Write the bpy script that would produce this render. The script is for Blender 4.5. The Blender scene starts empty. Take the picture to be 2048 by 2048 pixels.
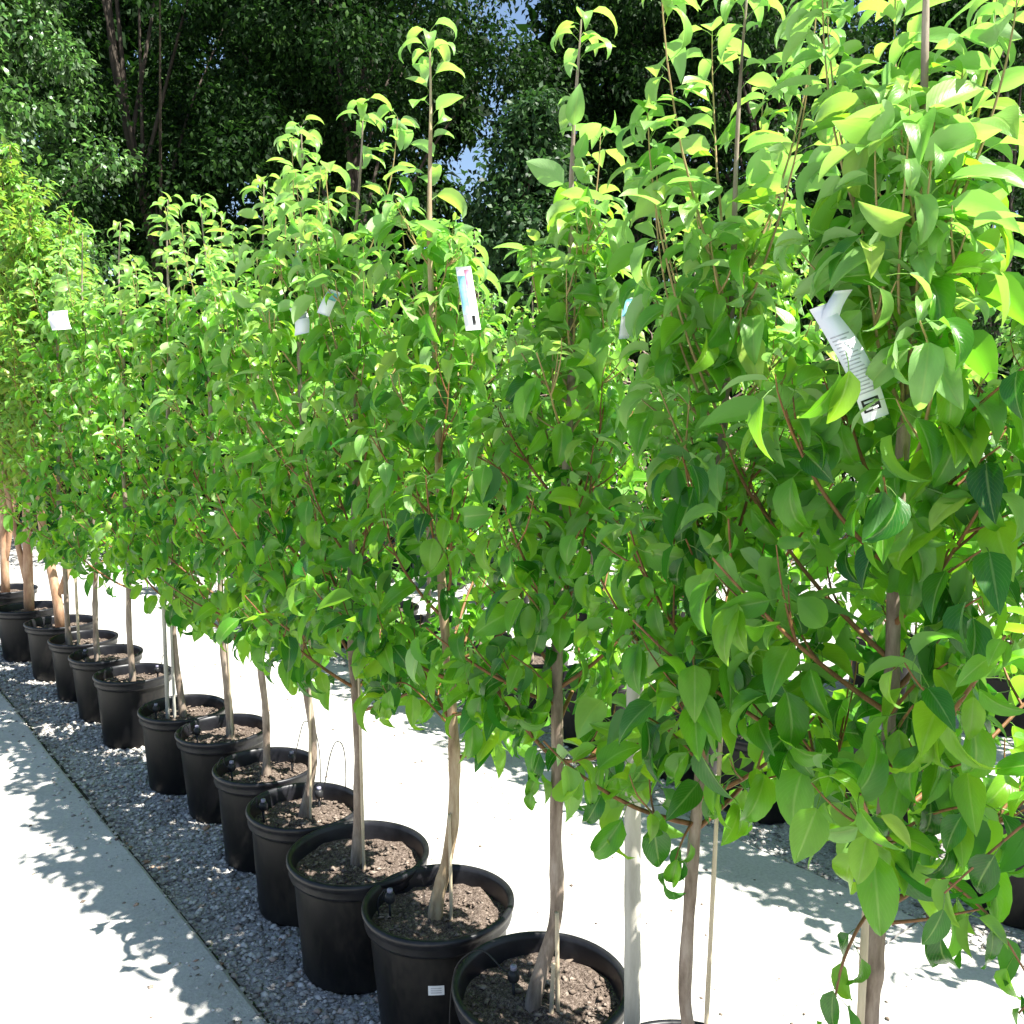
import bpy, bmesh, math, random
import numpy as np
from mathutils import Vector, Matrix
R = math.radians
SC = bpy.context.scene
COL = SC.collection

# ------------------------------------------------------------------ camera
cam_d = bpy.data.cameras.new('camera')
cam = bpy.data.objects.new('camera', cam_d); COL.objects.link(cam)
cam.location = (0, 0, 1.70)
cam.rotation_euler = (R(90 - 5.91), 0, 0)
cam_d.sensor_width = 36; cam_d.lens = 31.68
cam_d.clip_start = 0.02; cam_d.clip_end = 600
SC.camera = cam

# ------------------------------------------------------------------ light
SUN_EL = 60.0
SUN_AZ = -27.0            # angle of the sun's ground direction, counted from +X
world = bpy.data.worlds.new('World'); SC.world = world; world.use_nodes = True
wn = world.node_tree; wn.nodes.clear()
sky = wn.nodes.new('ShaderNodeTexSky'); sky.sky_type = 'NISHITA'; sky.sun_disc = False
sky.sun_elevation = R(SUN_EL); sky.sun_rotation = R(90 - SUN_AZ)
sky.air_density = 1.0; sky.dust_density = 0.6; sky.ozone_density = 0.9
bg = wn.nodes.new('ShaderNodeBackground'); bg.inputs['Strength'].default_value = 0.064
wo = wn.nodes.new('ShaderNodeOutputWorld')
wn.links.new(sky.outputs[0], bg.inputs['Color']); wn.links.new(bg.outputs[0], wo.inputs['Surface'])
sun_d = bpy.data.lights.new('sun', 'SUN'); sun_d.energy = 5.0; sun_d.angle = R(0.5)
sun_d.color = (1.0, 0.965, 0.90)
sun = bpy.data.objects.new('sun', sun_d); COL.objects.link(sun)
# direction towards the sun
sv = Vector((math.cos(R(SUN_AZ)) * math.cos(R(SUN_EL)), math.sin(R(SUN_AZ)) * math.cos(R(SUN_EL)), math.sin(R(SUN_EL))))
sun.rotation_euler = sv.to_track_quat('Z', 'Y').to_euler(); sun.location = sv * 30
SC.view_settings.view_transform = 'Standard'; SC.view_settings.look = 'None'
SC.view_settings.gamma = 1.0; SC.view_settings.use_curve_mapping = False
SC.view_settings.exposure = 1.72
SC.render.engine = 'CYCLES'
SC.cycles.max_bounces = 8; SC.cycles.transmission_bounces = 5; SC.cycles.diffuse_bounces = 4

# ------------------------------------------------------------------ row frame: s along the rows (away), t across them (away)
ROW = R(38.9)
D = np.array([-math.sin(ROW), math.cos(ROW), 0.0])
N = np.array([math.cos(ROW), math.sin(ROW), 0.0])
O = np.array([0.07, 2.03, 0.0])
def P(s, t, z=0.0):
    p = O + s * D + t * N
    return Vector((p[0], p[1], z))

# ------------------------------------------------------------------ object helpers
def tag(o, label=None, cat=None, group=None, kind=None):
    if label: o['label'] = label
    if cat: o['category'] = cat
    if group: o['group'] = group
    if kind: o['kind'] = kind
    return o
def link(name, data, parent=None, loc=None):
    o = bpy.data.objects.new(name, data); COL.objects.link(o)
    if parent: o.parent = parent
    if loc is not None: o.location = loc
    return o
def empty(name, loc, rz=0.0):
    o = bpy.data.objects.new(name, None); COL.objects.link(o)
    o.location = loc; o.rotation_euler = (0, 0, rz); o.empty_display_size = .1
    return o
def copy_tree(o, parent=None):
    c = o.copy(); COL.objects.link(c)
    if parent: c.parent = parent
    for ch in list(o.children): copy_tree(ch, c)
    return c
def mesh_np(name, V, F, mats, uv=None, mi=None, smooth=True):
    """V (n,3), F list of equal-size face index arrays [(m,k)...], uv per face-corner (sum m*k,2)"""
    me = bpy.data.meshes.new(name)
    V = np.asarray(V, dtype=np.float32)
    if isinstance(F, np.ndarray): F = [F]
    me.vertices.add(len(V)); me.vertices.foreach_set('co', V.ravel())
    loops = np.concatenate([f.ravel() for f in F]).astype(np.int32)
    sizes = np.concatenate([np.full(len(f), f.shape[1], dtype=np.int32) for f in F])
    starts = np.concatenate([[0], np.cumsum(sizes)[:-1]]).astype(np.int32)
    me.loops.add(len(loops)); me.loops.foreach_set('vertex_index', loops)
    me.polygons.add(len(sizes)); me.polygons.foreach_set('loop_start', starts)
    try: me.polygons.foreach_set('loop_total', sizes)
    except Exception: pass
    if mi is not None: me.polygons.foreach_set('material_index', np.asarray(mi, dtype=np.int32))
    if uv is not None:
        l = me.uv_layers.new(name='UVMap'); l.data.foreach_set('uv', np.asarray(uv, dtype=np.float32).ravel())
    me.update(calc_edges=True)
    if smooth: me.polygons.foreach_set('use_smooth', np.ones(len(sizes), dtype=bool))
    for m in (mats if isinstance(mats, (list, tuple)) else [mats]): me.materials.append(m)
    return me

class MB:
    """collects tubes, lathes and boxes into one mesh"""
    def __init__(s): s.v = []; s.f = []; s.n = 0
    def add(s, V, F):
        s.v.append(np.asarray(V, float)); s.f += [tuple(i + s.n for i in f) for f in F]; s.n += len(V)
    def tube(s, pts, rad, k=8, cap=True):
        pts = np.asarray(pts, float); m = len(pts)
        rad = np.broadcast_to(np.asarray(rad, float), (m,)) if np.ndim(rad) == 0 else np.asarray(rad, float)
        tan = np.gradient(pts, axis=0); tan /= np.linalg.norm(tan, axis=1)[:, None] + 1e-9
        ref = np.array([1.0, 0, 0]) if abs(tan[0][0]) < .8 else np.array([0, 1.0, 0])
        V = []
        u = np.cross(tan[0], ref); u /= np.linalg.norm(u)
        for i in range(m):
            u = u - tan[i] * (u @ tan[i]); u /= np.linalg.norm(u) + 1e-9
            w = np.cross(tan[i], u)
            for j in range(k):
                a = 2 * math.pi * j / k
                V.append(pts[i] + rad[i] * (math.cos(a) * u + math.sin(a) * w))
        F = [(i * k + j, i * k + (j + 1) % k, (i + 1) * k + (j + 1) % k, (i + 1) * k + j) for i in range(m - 1) for j in range(k)]
        if cap: F += [tuple(range(k - 1, -1, -1)), tuple((m - 1) * k + j for j in range(k))]
        s.add(V, F); return s
    def lathe(s, prof, k=48, c=(0, 0), wob=0.0):
        V = []
        for r, z in prof:
            for j in range(k):
                a = 2 * math.pi * j / k
                q = r * (1 + wob * math.sin(2 * a + 1.0))
                V.append((c[0] + q * math.cos(a), c[1] + q * math.sin(a), z))
        m = len(prof)
        F = [(i * k + j, i * k + (j + 1) % k, (i + 1) * k + (j + 1) % k, (i + 1) * k + j) for i in range(m - 1) for j in range(k)]
        s.add(V, F); return s
    def box(s, lo, hi):
        x0, y0, z0 = lo; x1, y1, z1 = hi
        V = [(x0, y0, z0), (x1, y0, z0), (x1, y1, z0), (x0, y1, z0), (x0, y0, z1), (x1, y0, z1), (x1, y1, z1), (x0, y1, z1)]
        s.add(V, [(0, 3, 2, 1), (4, 5, 6, 7), (0, 1, 5, 4), (1, 2, 6, 5), (2, 3, 7, 6), (3, 0, 4, 7)]); return s
    def mesh(s, name, mat, smooth=True):
        me = bpy.data.meshes.new(name); me.from_pydata([tuple(v) for v in np.concatenate(s.v)], [], s.f)
        me.materials.append(mat)
        if smooth: me.polygons.foreach_set('use_smooth', np.ones(len(me.polygons), dtype=bool))
        me.update(); return me
    def build(s, name, mat, parent=None, smooth=True): return link(name, s.mesh(name, mat, smooth), parent)

# ------------------------------------------------------------------ materials
def mat(name):
    m = bpy.data.materials.new(name); m.use_nodes = True
    nt = m.node_tree; nt.nodes.clear(); return m, nt
def nd(nt, t, **kw):
    x = nt.nodes.new(t)
    for k, v in kw.items():
        if k in x.inputs.keys(): x.inputs[k].default_value = v
        else: setattr(x, k, v)
    return x
def ramp(nt, stops, interp='LINEAR'):
    r = nt.nodes.new('ShaderNodeValToRGB'); e = r.color_ramp; e.interpolation = interp
    while len(e.elements) < len(stops): e.elements.new(0.5)
    for x, (p, c) in zip(e.elements, stops): x.position = p; x.color = (*c, 1)
    return r
def noise_mat(name, stops, scale=20, detail=6, rough=.85, bump=.3, bscale=None, bdist=.01, spec=.3, scale2=None, mix2=.5, stretch=None, metallic=0.0):
    m, nt = mat(name); L = nt.links.new
    tc = nd(nt, 'ShaderNodeTexCoord'); mp = nd(nt, 'ShaderNodeMapping')
    L(tc.outputs['Object'], mp.inputs[0])
    if stretch: mp.inputs['Scale'].default_value = stretch
    n1 = nd(nt, 'ShaderNodeTexNoise', Scale=scale, Detail=detail, Roughness=.65); L(mp.outputs[0], n1.inputs['Vector'])
    fac = n1.outputs['Fac']
    if scale2:
        n2 = nd(nt, 'ShaderNodeTexNoise', Scale=scale2, Detail=4.0, Roughness=.6); L(mp.outputs[0], n2.inputs['Vector'])
        mx = nd(nt, 'ShaderNodeMix'); mx.data_type = 'FLOAT'; mx.inputs[0].default_value = mix2
        L(n1.outputs['Fac'], mx.inputs[2]); L(n2.outputs['Fac'], mx.inputs[3]); fac = mx.outputs[0]
    r = ramp(nt, stops); L(fac, r.inputs[0])
    b = nd(nt, 'ShaderNodeBsdfPrincipled', Roughness=rough); b.inputs['Specular IOR Level'].default_value = spec
    b.inputs['Metallic'].default_value = metallic
    L(r.outputs[0], b.inputs['Base Color'])
    bn = nd(nt, 'ShaderNodeTexNoise', Scale=bscale or scale * 3, Detail=4.0); L(mp.outputs[0], bn.inputs['Vector'])
    bp = nd(nt, 'ShaderNodeBump', Strength=bump, Distance=bdist); L(bn.outputs['Fac'], bp.inputs['Height']); L(bp.outputs[0], b.inputs['Normal'])
    o = nd(nt, 'ShaderNodeOutputMaterial'); L(b.outputs[0], o.inputs[0])
    return m

def leaf_mat(name, top, trans, under, rough=.38, tr=.38, spec=.5, vein=(.30, .42, .12), veins=True):
    """top/trans: ramps over a per-leaf random value; the paler underside is the leaf's own"""
    m, nt = mat(name); L = nt.links.new
    oi = nd(nt, 'ShaderNodeObjectInfo'); ge = nd(nt, 'ShaderNodeNewGeometry')
    ad = nd(nt, 'ShaderNodeMath', operation='ADD'); L(oi.outputs['Random'], ad.inputs[0]); L(ge.outputs['Random Per Island'], ad.inputs[1])
    fr = nd(nt, 'ShaderNodeMath', operation='FRACT'); L(ad.outputs[0], fr.inputs[0])
    k = len(top) - 1
    r1 = ramp(nt, [(i / k, c) for i, c in enumerate(top)]); L(fr.outputs[0], r1.inputs[0])
    r2 = ramp(nt, [(i / (len(trans) - 1), c) for i, c in enumerate(trans)]); L(fr.outputs[0], r2.inputs[0])
    col = r1.outputs[0]
    b = nd(nt, 'ShaderNodeBsdfPrincipled', Roughness=rough); b.inputs['Specular IOR Level'].default_value = spec
    if veins:
        uv = nd(nt, 'ShaderNodeUVMap'); sp = nd(nt, 'ShaderNodeSeparateXYZ'); L(uv.outputs[0], sp.inputs[0])
        s1 = nd(nt, 'ShaderNodeMath', operation='SUBTRACT'); L(sp.outputs[1], s1.inputs[0]); s1.inputs[1].default_value = .5
        a1 = nd(nt, 'ShaderNodeMath', operation='ABSOLUTE'); L(s1.outputs[0], a1.inputs[0])
        mr = nd(nt, 'ShaderNodeMapRange'); L(a1.outputs[0], mr.inputs[0])
        mr.inputs[1].default_value = .018; mr.inputs[2].default_value = .05; mr.inputs[3].default_value = 1; mr.inputs[4].default_value = 0
        # side veins: slanting lines, u*10 - |v|*9
        m1 = nd(nt, 'ShaderNodeMath', operation='MULTIPLY_ADD'); L(a1.outputs[0], m1.inputs[0]); m1.inputs[1].default_value = -9.0
        m0 = nd(nt, 'ShaderNodeMath', operation='MULTIPLY'); L(sp.outputs[0], m0.inputs[0]); m0.inputs[1].default_value = 11.0
        L(m0.outputs[0], m1.inputs[2])
        pp = nd(nt, 'ShaderNodeMath', operation='PINGPONG'); L(m1.outputs[0], pp.inputs[0]); pp.inputs[1].default_value = .5
        mr2 = nd(nt, 'ShaderNodeMapRange'); L(pp.outputs[0], mr2.inputs[0])
        mr2.inputs[1].default_value = .0; mr2.inputs[2].default_value = .14; mr2.inputs[3].default_value = .30; mr2.inputs[4].default_value = 0
        mxv = nd(nt, 'ShaderNodeMath', operation='MAXIMUM'); L(mr.outputs[0], mxv.inputs[0]); L(mr2.outputs[0], mxv.inputs[1])
        sc = nd(nt, 'ShaderNodeMath', operation='MULTIPLY'); L(mxv.outputs[0], sc.inputs[0]); sc.inputs[1].default_value = .55
        mv = nd(nt, 'ShaderNodeMix'); mv.data_type = 'RGBA'; L(sc.outputs[0], mv.inputs[0]); L(col, mv.inputs[6]); mv.inputs[7].default_value = (*vein, 1)
        col = mv.outputs[2]
        bp = nd(nt, 'ShaderNodeBump', Strength=.35, Distance=.0015); L(mxv.outputs[0], bp.inputs['Height']); bp.invert = True
        L(bp.outputs[0], b.inputs['Normal'])
    # fine mottling and a few brown spots, in the blade's own coordinates, shifted from leaf to leaf
    u2 = nd(nt, 'ShaderNodeUVMap'); s2 = nd(nt, 'ShaderNodeSeparateXYZ'); L(u2.outputs[0], s2.inputs[0])
    k3 = nd(nt, 'ShaderNodeMath', operation='MULTIPLY'); L(fr.outputs[0], k3.inputs[0]); k3.inputs[1].default_value = 91.0
    cv = nd(nt, 'ShaderNodeCombineXYZ'); L(s2.outputs[0], cv.inputs[0]); L(s2.outputs[1], cv.inputs[1]); L(k3.outputs[0], cv.inputs[2])
    nz = nd(nt, 'ShaderNodeTexNoise', Scale=2.2, Detail=5.0); L(cv.outputs[0], nz.inputs['Vector'])
    n5 = nd(nt, 'ShaderNodeTexNoise', Scale=6.5, Detail=3.0); L(cv.outputs[0], n5.inputs['Vector'])
    m5 = nd(nt, 'ShaderNodeMapRange'); L(n5.outputs['Fac'], m5.inputs[0]); m5.inputs[1].default_value = .70; m5.inputs[2].default_value = .76; m5.inputs[3].default_value = 0; m5.inputs[4].default_value = .8
    ms5 = nd(nt, 'ShaderNodeMix'); ms5.data_type = 'RGBA'; L(m5.outputs[0], ms5.inputs[0]); L(col, ms5.inputs[6]); ms5.inputs[7].default_value = (.16, .10, .03, 1); col = ms5.outputs[2]
    mr3 = nd(nt, 'ShaderNodeMapRange'); L(nz.outputs['Fac'], mr3.inputs[0]); mr3.inputs[1].default_value = .3; mr3.inputs[2].default_value = .7; mr3.inputs[3].default_value = .72; mr3.inputs[4].default_value = 1.25
    mm = nd(nt, 'ShaderNodeVectorMath', operation='SCALE'); L(col, mm.inputs[0]); L(mr3.outputs[0], mm.inputs['Scale']); col = mm.outputs[0]
    mu = nd(nt, 'ShaderNodeMix'); mu.data_type = 'RGBA'; L(ge.outputs['Backfacing'], mu.inputs[0]); L(col, mu.inputs[6]); mu.inputs[7].default_value = (*under, 1)
    L(mu.outputs[2], b.inputs['Base Color'])
    rr = nd(nt, 'ShaderNodeMapRange'); L(ge.outputs['Backfacing'], rr.inputs[0]); rr.inputs[3].default_value = rough; rr.inputs[4].default_value = .65
    L(rr.outputs[0], b.inputs['Roughness'])
    t = nd(nt, 'ShaderNodeBsdfTranslucent'); L(r2.outputs[0], t.inputs[0])
    ms = nd(nt, 'ShaderNodeMixShader'); ms.inputs[0].default_value = tr; L(b.outputs[0], ms.inputs[1]); L(t.outputs[0], ms.inputs[2])
    o = nd(nt, 'ShaderNodeOutputMaterial'); L(ms.outputs[0], o.inputs[0])
    return m

M = {}
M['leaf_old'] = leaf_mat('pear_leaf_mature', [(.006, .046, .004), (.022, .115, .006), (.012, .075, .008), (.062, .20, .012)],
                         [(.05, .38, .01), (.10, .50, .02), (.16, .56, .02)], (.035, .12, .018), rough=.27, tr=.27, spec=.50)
M['leaf_mid'] = leaf_mat('pear_leaf_summer', [(.026, .120, .008), (.090, .260, .014), (.050, .185, .018), (.175, .35, .022)],
                         [(.22, .70, .03), (.36, .82, .03), (.46, .86, .03)], (.11, .24, .05), rough=.29, tr=.40, spec=.50)
M['leaf_young_lit'] = leaf_mat('pear_leaf_new_and_sunlit', [(.13, .29, .06), (.18, .35, .06), (.17, .33, .11), (.26, .38, .05)],
                           [(.32, .76, .10), (.42, .82, .10), (.54, .82, .09)], (.28, .42, .19), rough=.36, tr=.38)
M['leaf_crape'] = leaf_mat('crape_leaf', [(.07, .20, .03), (.12, .31, .03), (.20, .38, .04), (.09, .26, .04), (.27, .28, .06)],
                         [(.28, .66, .06), (.42, .76, .06), (.54, .68, .07)], (.17, .26, .07), rough=.45, tr=.38, veins=False)
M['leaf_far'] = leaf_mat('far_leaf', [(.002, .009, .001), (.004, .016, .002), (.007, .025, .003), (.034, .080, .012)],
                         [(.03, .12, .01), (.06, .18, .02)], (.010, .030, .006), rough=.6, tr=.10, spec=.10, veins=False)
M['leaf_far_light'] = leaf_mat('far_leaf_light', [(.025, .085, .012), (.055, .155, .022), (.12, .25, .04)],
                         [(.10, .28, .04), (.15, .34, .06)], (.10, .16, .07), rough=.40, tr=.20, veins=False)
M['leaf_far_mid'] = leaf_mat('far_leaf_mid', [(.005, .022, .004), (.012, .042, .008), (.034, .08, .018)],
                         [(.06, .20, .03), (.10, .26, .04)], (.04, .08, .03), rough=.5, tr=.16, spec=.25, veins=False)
M['bark'] = noise_mat('young_pear_bark', [(.30, (.10, .070, .050)), (.5, (.24, .185, .14)), (.70, (.38, .31, .25))], scale=40, stretch=(1, 1, .22), bump=.6, bdist=.003, rough=.8)
M['bark_pale'] = noise_mat('pale_pear_bark', [(.30, (.17, .11, .06)), (.5, (.34, .25, .15)), (.70, (.46, .37, .25))], scale=40, stretch=(1, 1, .22), bump=.5, bdist=.003, rough=.8)
M['bark_dark'] = noise_mat('old_tree_bark', [(.3, (.025, .018, .013)), (.7, (.10, .08, .06))], scale=9, stretch=(1, 1, .2), bump=.8, bdist=.03)
M['bark_orange'] = noise_mat('crape_bark', [(.3, (.20, .10, .055)), (.5, (.40, .235, .14)), (.7, (.56, .41, .28))], scale=18, stretch=(1, 1, .3), bump=.3, bdist=.003, rough=.6)
M['twig'] = noise_mat('red_brown_twig', [(.3, (.13, .055, .022)), (.7, (.28, .14, .055))], scale=60, stretch=(1, 1, .3), bump=.2, bdist=.002, rough=.55)
M['shoot'] = noise_mat('new_shoot', [(.3, (.26, .17, .07)), (.7, (.38, .30, .13))], scale=60, stretch=(1, 1, .3), bump=.1, bdist=.001, rough=.5)
M['bamboo'] = noise_mat('bamboo_cane', [(.3, (.38, .30, .19)), (.7, (.58, .50, .36))], scale=30, stretch=(1, 1, .15), bump=.2, bdist=.002, rough=.55)
M['pole'] = noise_mat('weathered_pole', [(.3, (.20, .19, .15)), (.5, (.42, .40, .34)), (.72, (.60, .58, .51))], scale=22, stretch=(1, 1, .18), bump=.5, bdist=.003, rough=.8, scale2=5, mix2=.4)
M['pot'] = noise_mat('black_pot_plastic', [(.3, (.0035, .0036, .0042)), (.62, (.007, .007, .008)), (.8, (.022, .020, .018))], scale=7, bump=.12, bscale=120, bdist=.002, rough=.50, spec=.22, scale2=60, mix2=.35)
def pot_mat():
    m, nt = mat('dusty_black_plastic'); L = nt.links.new
    oi = nd(nt, 'ShaderNodeObjectInfo'); tc = nd(nt, 'ShaderNodeTexCoord'); mp = nd(nt, 'ShaderNodeMapping'); L(tc.outputs['Object'], mp.inputs[0])
    mp.inputs['Scale'].default_value = (1, 1, .45)
    ml = nd(nt, 'ShaderNodeMath', operation='MULTIPLY'); L(oi.outputs['Random'], ml.inputs[0]); ml.inputs[1].default_value = 40
    n1 = nd(nt, 'ShaderNodeTexNoise', Scale=5.0, Detail=7.0, noise_dimensions='4D'); L(mp.outputs[0], n1.inputs['Vector']); L(ml.outputs[0], n1.inputs['W'])
    n2 = nd(nt, 'ShaderNodeTexNoise', Scale=70.0, Detail=4.0); L(mp.outputs[0], n2.inputs['Vector'])
    a = nd(nt, 'ShaderNodeMath', operation='MULTIPLY_ADD'); L(n2.outputs['Fac'], a.inputs[0]); a.inputs[1].default_value = .35; L(n1.outputs['Fac'], a.inputs[2])
    mr = nd(nt, 'ShaderNodeMapRange'); L(a.outputs[0], mr.inputs[0]); mr.inputs[1].default_value = .68; mr.inputs[2].default_value = 1.0; mr.inputs[3].default_value = 0; mr.inputs[4].default_value = .6
    sp = nd(nt, 'ShaderNodeSeparateXYZ'); L(tc.outputs['Object'], sp.inputs[0])
    lo = nd(nt, 'ShaderNodeMapRange'); L(sp.outputs[2], lo.inputs[0]); lo.inputs[1].default_value = 0; lo.inputs[2].default_value = .07; lo.inputs[3].default_value = .25; lo.inputs[4].default_value = 0
    l2 = nd(nt, 'ShaderNodeMath', operation='MULTIPLY'); L(lo.outputs[0], l2.inputs[0]); L(n1.outputs['Fac'], l2.inputs[1])
    ad = nd(nt, 'ShaderNodeMath', operation='ADD'); L(mr.outputs[0], ad.inputs[0]); L(l2.outputs[0], ad.inputs[1]); ad.use_clamp = True
    mx = nd(nt, 'ShaderNodeMix'); mx.data_type = 'RGBA'; L(ad.outputs[0], mx.inputs[0]); mx.inputs[6].default_value = (.0048, .0048, .0056, 1); mx.inputs[7].default_value = (.045, .038, .030, 1)
    b = nd(nt, 'ShaderNodeBsdfPrincipled'); b.inputs['Specular IOR Level'].default_value = .28; L(mx.outputs[2], b.inputs['Base Color'])
    rr = nd(nt, 'ShaderNodeMapRange'); L(ad.outputs[0], rr.inputs[0]); rr.inputs[3].default_value = .40; rr.inputs[4].default_value = .85; L(rr.outputs[0], b.inputs['Roughness'])
    bp = nd(nt, 'ShaderNodeBump', Strength=.15, Distance=.002); L(n2.outputs['Fac'], bp.inputs['Height']); L(bp.outputs[0], b.inputs['Normal'])
    o = nd(nt, 'ShaderNodeOutputMaterial'); L(b.outputs[0], o.inputs[0]); return m
M['pot'] = pot_mat()
M['rim'] = noise_mat('black_pot_rim', [(.35, (.005, .005, .0065)), (.75, (.024, .024, .028))], scale=10, bump=.1, bscale=90, bdist=.002, rough=.40, spec=.36)
M['soil'] = noise_mat('potting_mix', [(.34, (.020, .015, .012)), (.48, (.080, .060, .047)), (.60, (.22, .175, .145)), (.76, (.44, .37, .32))], scale=110, bump=1.0, bscale=140, bdist=.006, rough=.95, spec=.1, scale2=420, mix2=.5)
M['chip'] = noise_mat('bark_chip', [(.3, (.05, .035, .027)), (.5, (.17, .13, .10)), (.7, (.42, .35, .29))], scale=25, bump=.5, bdist=.002, rough=.9)
M['tube'] = noise_mat('irrigation_tubing', [(.3, (.010, .010, .011)), (.7, (.03, .03, .032))], scale=20, bump=.05, rough=.45)
M['emitter'] = noise_mat('grey_emitter', [(.3, (.18, .17, .24)), (.7, (.34, .33, .42))], scale=30, bump=.05, rough=.4)
M['concrete'] = noise_mat('pale_concrete_path', [(.28, (.30, .288, .26)), (.5, (.47, .458, .425)), (.72, (.58, .568, .53))], scale=1.9, detail=12, bump=.5, bscale=150, bdist=.005, rough=.93, spec=.2, scale2=90, mix2=.5)
M['gravelbase'] = noise_mat('gravel_bed', [(.28, (.16, .155, .145)), (.5, (.40, .39, .37)), (.72, (.64, .63, .60))], scale=75, bump=1.0, bscale=85, bdist=.012, rough=.95, spec=.15, scale2=4, mix2=.2)
M['step_shade'] = noise_mat('kerb_step_shade', [(.3, (.020, .019, .013)), (.7, (.07, .065, .045))], scale=30, bump=.8, bdist=.01, rough=.95)
M['moss'] = leaf_mat('weed_green', [(.05, .10, .02), (.08, .14, .03)], [(.15, .3, .04), (.2, .35, .05)], (.08, .14, .04), rough=.6, tr=.3, veins=False)
M['tag'] = noise_mat('white_tag_plastic', [(.3, (.70, .71, .72)), (.7, (.80, .81, .82))], scale=8, bump=.05, rough=.4)
M['tag_blue'] = noise_mat('blue_print', [(.3, (.12, .42, .55)), (.7, (.30, .60, .68))], scale=30, bump=.02, rough=.35)
M['tag_pink'] = noise_mat('pink_print', [(.3, (.62, .16, .28)), (.7, (.78, .42, .52))], scale=30, bump=.02, rough=.35)
M['ink'] = noise_mat('black_print', [(.3, (.012, .012, .012)), (.7, (.02, .02, .02))], scale=20, bump=.02, rough=.5)
M['ink_grey'] = noise_mat('grey_print', [(.3, (.36, .36, .38)), (.7, (.55, .55, .57))], scale=90, bump=.02, rough=.5)
M['dry'] = noise_mat('dry_brush', [(.3, (.22, .15, .12)), (.7, (.46, .36, .30))], scale=30, bump=.2, bdist=.003, rough=.9)
def stone_mat():
    m, nt = mat('gravel_stones'); L = nt.links.new
    ge = nd(nt, 'ShaderNodeNewGeometry')
    r = ramp(nt, [(0, (.16, .15, .132)), (.35, (.36, .34, .305)), (.7, (.55, .53, .48)), (.93, (.72, .69, .64)), (1, (.38, .23, .15))]); L(ge.outputs['Random Per Island'], r.inputs[0])
    b = nd(nt, 'ShaderNodeBsdfPrincipled', Roughness=.9); L(r.outputs[0], b.inputs['Base Color']); b.inputs['Specular IOR Level'].default_value = .2
    o = nd(nt, 'ShaderNodeOutputMaterial'); L(b.outputs[0], o.inputs[0]); return m
M['stone'] = stone_mat()

# ------------------------------------------------------------------ ground
def strip(name, t0, t1, z, m, s0=-8, s1=30, thick=0.0):
    mb = MB()
    if thick:
        q = [P(s0, t0), P(s0, t1), P(s1, t1), P(s1, t0)]
        V = [(p.x, p.y, z - thick) for p in q] + [(p.x, p.y, z) for p in q]
        mb.add(V, [(0, 3, 2, 1), (4, 5, 6, 7), (0, 1, 5, 4), (1, 2, 6, 5), (2, 3, 7, 6), (3, 0, 4, 7)])
    else:
        q = [P(s0, t0, z), P(s0, t1, z), P(s1, t1, z), P(s1, t0, z)]
        mb.add([tuple(p) for p in q], [(0, 1, 2, 3)])
    o = mb.build(name, m, smooth=False); tag(o, kind='structure'); return o
g = MB(); g.add([(-300, -300, -.03), (300, -300, -.03), (300, 300, -.03), (-300, 300, -.03)], [(0, 1, 2, 3)])
tag(g.build('ground', M['gravelbase'], smooth=False), kind='structure')
def slab_path(t0, t1, z, s0, s1, step, phase, rng):
    """a concrete path cast in slabs, each with an edge of its own"""
    root = tag(empty('path', (0, 0, 0)), kind='structure')
    s = s0 + phase
    while s < s1:
        g0, g1 = s + .004, s + step - .004
        bm = bmesh.new(); dz = rng.uniform(-.0015, .0015)
        ns = 14
        rows = []
        for i in range(ns + 1):
            a = g0 + (g1 - g0) * i / ns
            j0 = rng.uniform(-.006, .006) if 0 < i < ns else 0; j1 = rng.uniform(-.006, .006) if 0 < i < ns else 0
            e0 = bm.verts.new(P(a, t0 + j0, -.029)); a0 = bm.verts.new(P(a, t0 + j0, z + dz - .008)); b0 = bm.verts.new(P(a, t0 + .012 + j0, z + dz))
            b1 = bm.verts.new(P(a, t1 - .012 + j1, z + dz)); a1 = bm.verts.new(P(a, t1 + j1, z + dz - .008)); e1 = bm.verts.new(P(a, t1 + j1, -.029))
            rows.append([e0, a0, b0, b1, a1, e1])
        for i in range(ns):
            for k in range(5): bm.faces.new([rows[i][k], rows[i][k + 1], rows[i + 1][k + 1], rows[i + 1][k]])
        bm.faces.new(rows[0][::-1]); bm.faces.new(rows[-1])
        bmesh.ops.recalc_face_normals(bm, faces=bm.faces)
        me = bpy.data.meshes.new('slab'); bm.to_mesh(me); bm.free(); me.materials.append(M['concrete'])
        link('slab', me, root)
        s += step
    return root
rg = random.Random(5)
PITCH = 1.95
slab_path(-2.4, -.395, .048, -8.2, 16, 7, 0, rg)
slab_path(.27, 1.57, .012, -4, 18, 2.6, 1.25, rg)
slab_path(.27 + PITCH, 1.57 + PITCH, .012, -4, 18, 2.6, .4, rg)
slab_path(.27 + 2 * PITCH, 1.57 + 2 * PITCH, .012, -3, 18, 2.6, 1.4, rg)
for nm, a, b in (('gravel_bed', -.395, .27), ('gravel_bed', 1.57, .27 + PITCH), ('gravel_bed', 1.57 + PITCH, .27 + 2 * PITCH), ('gravel_bed', -4.2, -2.4)):
    strip(nm, a, b, -.004, M['gravelbase'])

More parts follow.
